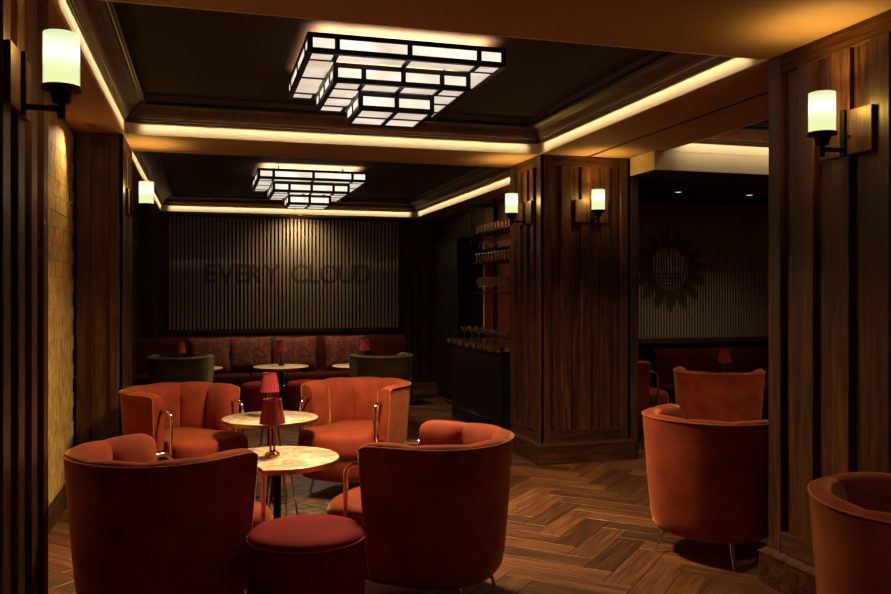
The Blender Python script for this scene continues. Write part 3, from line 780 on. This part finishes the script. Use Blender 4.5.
# recessed downlights of the lower ceiling
for x, y, lab in ((4.415, 7.17, 'left recessed downlight in the low ceiling before the emblem wall'), (5.237, 7.19, 'right recessed downlight in the low ceiling before the emblem wall')):
    r = thing('downlight', lab, 'downlight', (x, y, LOW - .004), 0, 'recessed downlights')
    MB().lathe([(.030, 0), (.045, 0), (.045, .004), (.030, .004), (.030, 0)], 0, 0, 24, False).build('ring', M_DRIM, r, True, 40)
    MB().lathe([(.0295, .001), (.0295, .003)], 0, 0, 24).build('lens', M_DLIGHT, r, True, 40)
    light('downlight_beam', 'SPOT', (x, y, LOW - .012), 15, (1, .75, .5), shadow_soft_size=.02, spot_size=R(100), spot_blend=.8)

for x, pw, lab in ((1.3, 34, 'added downlight in the far soffit that brightens the lettered slat wall'),):  # invented fitting, put in to brighten the top of the slats
    r = thing('downlight', lab, 'downlight', (x, 12.22, SOF - .004), 0, 'recessed downlights')
    MB().lathe([(.030, 0), (.045, 0), (.045, .004), (.030, .004), (.030, 0)], 0, 0, 24, False).build('ring', M_DRIM, r, True, 40)
    MB().lathe([(.0295, .001), (.0295, .003)], 0, 0, 24).build('lens', M_DLIGHT, r, True, 40)
    light('added_slat_light', 'SPOT', (x, 12.22, SOF - .02), pw, (1, .74, .42), (R(20), 0, 0), shadow_soft_size=.03, spot_size=R(156), spot_blend=1.0)
r = thing('downlight', 'added downlight hidden in the soffit above the bar shelves', 'downlight', (3.22, 8.3, SOF - .004), 0, 'recessed downlights')  # unseen fitting, put in so the bar glasses catch highlights
MB().lathe([(.030, 0), (.045, 0), (.045, .004), (.030, .004), (.030, 0)], 0, 0, 24, False).build('ring', M_DRIM, r, True, 40)
MB().lathe([(.0295, .001), (.0295, .003)], 0, 0, 24).build('lens', M_DLIGHT, r, True, 40)
light('added_bar_spot', 'SPOT', (3.22, 8.3, SOF - .02), 95, (1, .72, .42), shadow_soft_size=.03, spot_size=R(140), spot_blend=1.0)
# invented wall washer, added to brighten the brick wall
r = thing('downlight', 'added light in the left soffit that brightens the golden bricks', 'downlight', (-.76, 6.0, SOF - .004), 0, 'recessed downlights')
MB().lathe([(.030, 0), (.045, 0), (.045, .004), (.030, .004), (.030, 0)], 0, 0, 24, False).build('ring', M_SOFFIT_SHADED, r, True, 40)
MB().lathe([(.0295, .001), (.0295, .003)], 0, 0, 24).build('lens', M_DRIM2, r, True, 40)
wl = light('added_brick_light', 'SPOT', (-.76, 6.0, SOF - .03), 26, (1, .72, .34), shadow_soft_size=.03, spot_size=R(95), spot_blend=1.0)
wl.rotation_euler = Vector((-.24, -.62, -1.0)).to_track_quat('-Z', 'Y').to_euler()
# ------------------------------------------------------------------ bar
bar = thing('bar_counter', 'black fronted bar counter with dark veined marble top beside the middle pillar', 'bar', (2.9, 8.2, 0))
wpart('counter_body', MB().cbox(2.64, 3.15, 7.42, 8.98, 0, .835, .03), M_BARBODY, bar)
wpart('counter_top', MB().cbox(2.60, 3.20, 7.40, 9.02, .836, .88, .03), M_DKMARBLE, bar)
wpart('foot_rail', MB().tube([(2.58, 7.5, .18), (2.58, 8.95, .18)], .015, 8), M_BLACK, bar, True)
rb = thing('red_panel', 'red lacquer wall panel with pale edge behind the bar shelves', 'wall panel', (3.38, 9.2, .9))
wpart('panel', MB().box(3.375, 3.399, 8.2, 9.99, .88, 2.45), M_REDWALL, rb)
wpart('edge_strip', MB().box(3.365, 3.385, 9.99, 10.005, .88, 2.10), M_MARBLE, rb)
wpart('upright', MB().box(3.34, 3.374, 9.49, 9.56, .88, 2.45), M_BLACK, rb)
fr = thing('bar_cabinet', 'tall black cabinet in the dark corner behind the bar', 'cabinet', (3.2, 10.5, 0))
wpart('body', MB().box(3.05, 3.395, 10.02, 11.03, 0, 2.095), M_BLACK, fr)
wpart('door', MB().cbox(3.03, 3.049, 10.04, 10.52, .08, 2.07, .004), M_BARBODY, fr); wpart('door', MB().cbox(3.03, 3.049, 10.53, 11.01, .08, 2.07, .004), M_BARBODY, fr)
rk = thing('glass_rack', 'black hanging metal rack of glasses above the bar', 'shelf', (2.95, 8.4, 1.39))
for y in (7.75, 9.14):
    wpart('upright', MB().box(2.921, 2.939, y - .009, y + .009, 1.385, 2.40), M_BLACK, rk)
    wpart('upright', MB().box(3.201, 3.219, y - .009, y + .009, 1.385, SOF), M_BLACK, rk)
for z in (1.385, 1.725, 2.055):
    wpart('shelf', MB().box(2.92, 3.22, 7.74, 9.15, z, z + .014), M_BLACK, rk)
wpart('top_rail', MB().box(2.92, 2.94, 7.76, 9.13, 2.40, 2.415).box(3.20, 3.22, 7.76, 9.13, 2.40, 2.415).box(2.92, 3.22, 9.13, 9.15, 2.40, 2.415), M_BLACK, rk)
wpart('hanging_rail', MB().box(2.985, 2.995, 7.76, 9.13, 1.975, 1.985).box(3.11, 3.12, 7.76, 9.13, 1.975, 1.985), M_BLACK, rk)
def glass_mesh(kind):
    if kind == 'tumbler': prof = [(.004, .004), (.030, .002), (.034, .09), (.032, .09), (.028, .012), (.004, .012)]
    elif kind == 'flute': prof = [(.028, 0), (.028, .004), (.004, .008), (.004, .06), (.022, .09), (.026, .13), (.022, .17), (.020, .17), (.024, .13), (.018, .09), (.003, .066)]
    else: prof = [(.034, 0), (.034, .004), (.005, .009), (.004, .085), (.014, .095), (.044, .115), (.052, .145), (.050, .145), (.042, .118), (.012, .100), (.003, .094)]
    return MB().lathe(prof, 0, 0, 14).mesh('glass_' + kind, M_GLASS, True, 60)
tum, flu, cou = glass_mesh('tumbler'), glass_mesh('flute'), glass_mesh('coupe')
def put(me_, name, loc, lab, grp, flip=False):
    o = link(name, me_, None, loc); tag(o, lab, 'glass', grp)
    if flip: o.rotation_euler = (math.pi, 0, 0)
for k in range(13):
    put(tum, 'tumbler', (2.99, 7.84 + .101 * k, 2.069), 'clear tumbler upright on the top shelf of the bar rack', 'tumblers on the top shelf')
for k in range(12):
    put(cou, 'stemmed_glass', (2.99, 7.84 + .108 * k, 1.974), 'stemmed glass hanging upside down in the front row of the bar rack', 'hanging glasses, front row', True)
    put(cou, 'stemmed_glass', (3.115, 7.84 + .108 * k, 1.974), 'stemmed glass hanging upside down in the back row of the bar rack', 'hanging glasses, back row', True)
    put(tum, 'tumbler', (2.99, 7.86 + .108 * k, 1.739), 'clear tumbler standing under the hanging glasses of the bar rack', 'tumblers on the middle shelf')
for k in range(17):
    put(flu, 'champagne_flute', (2.98, 7.83 + .074 * k, 1.4), 'champagne flute standing on the bottom shelf of the bar rack', 'flutes on the bottom shelf')
for k in range(12):
    put(cou, 'coupe_glass', (2.72 + .13 * (k % 2), 7.52 + .12 * k, .881), 'coupe glass standing on the dark marble bar top', 'coupe glasses on the bar top')

# ------------------------------------------------------------------ rug under the seating group
rg = MB().cbox(-.15, 1.0, 4.65, 5.55, .0005, .010, .02).build('rug', M_RUG)
tag(rg, 'dark mottled rug on the floor between the four rust chairs', 'rug')
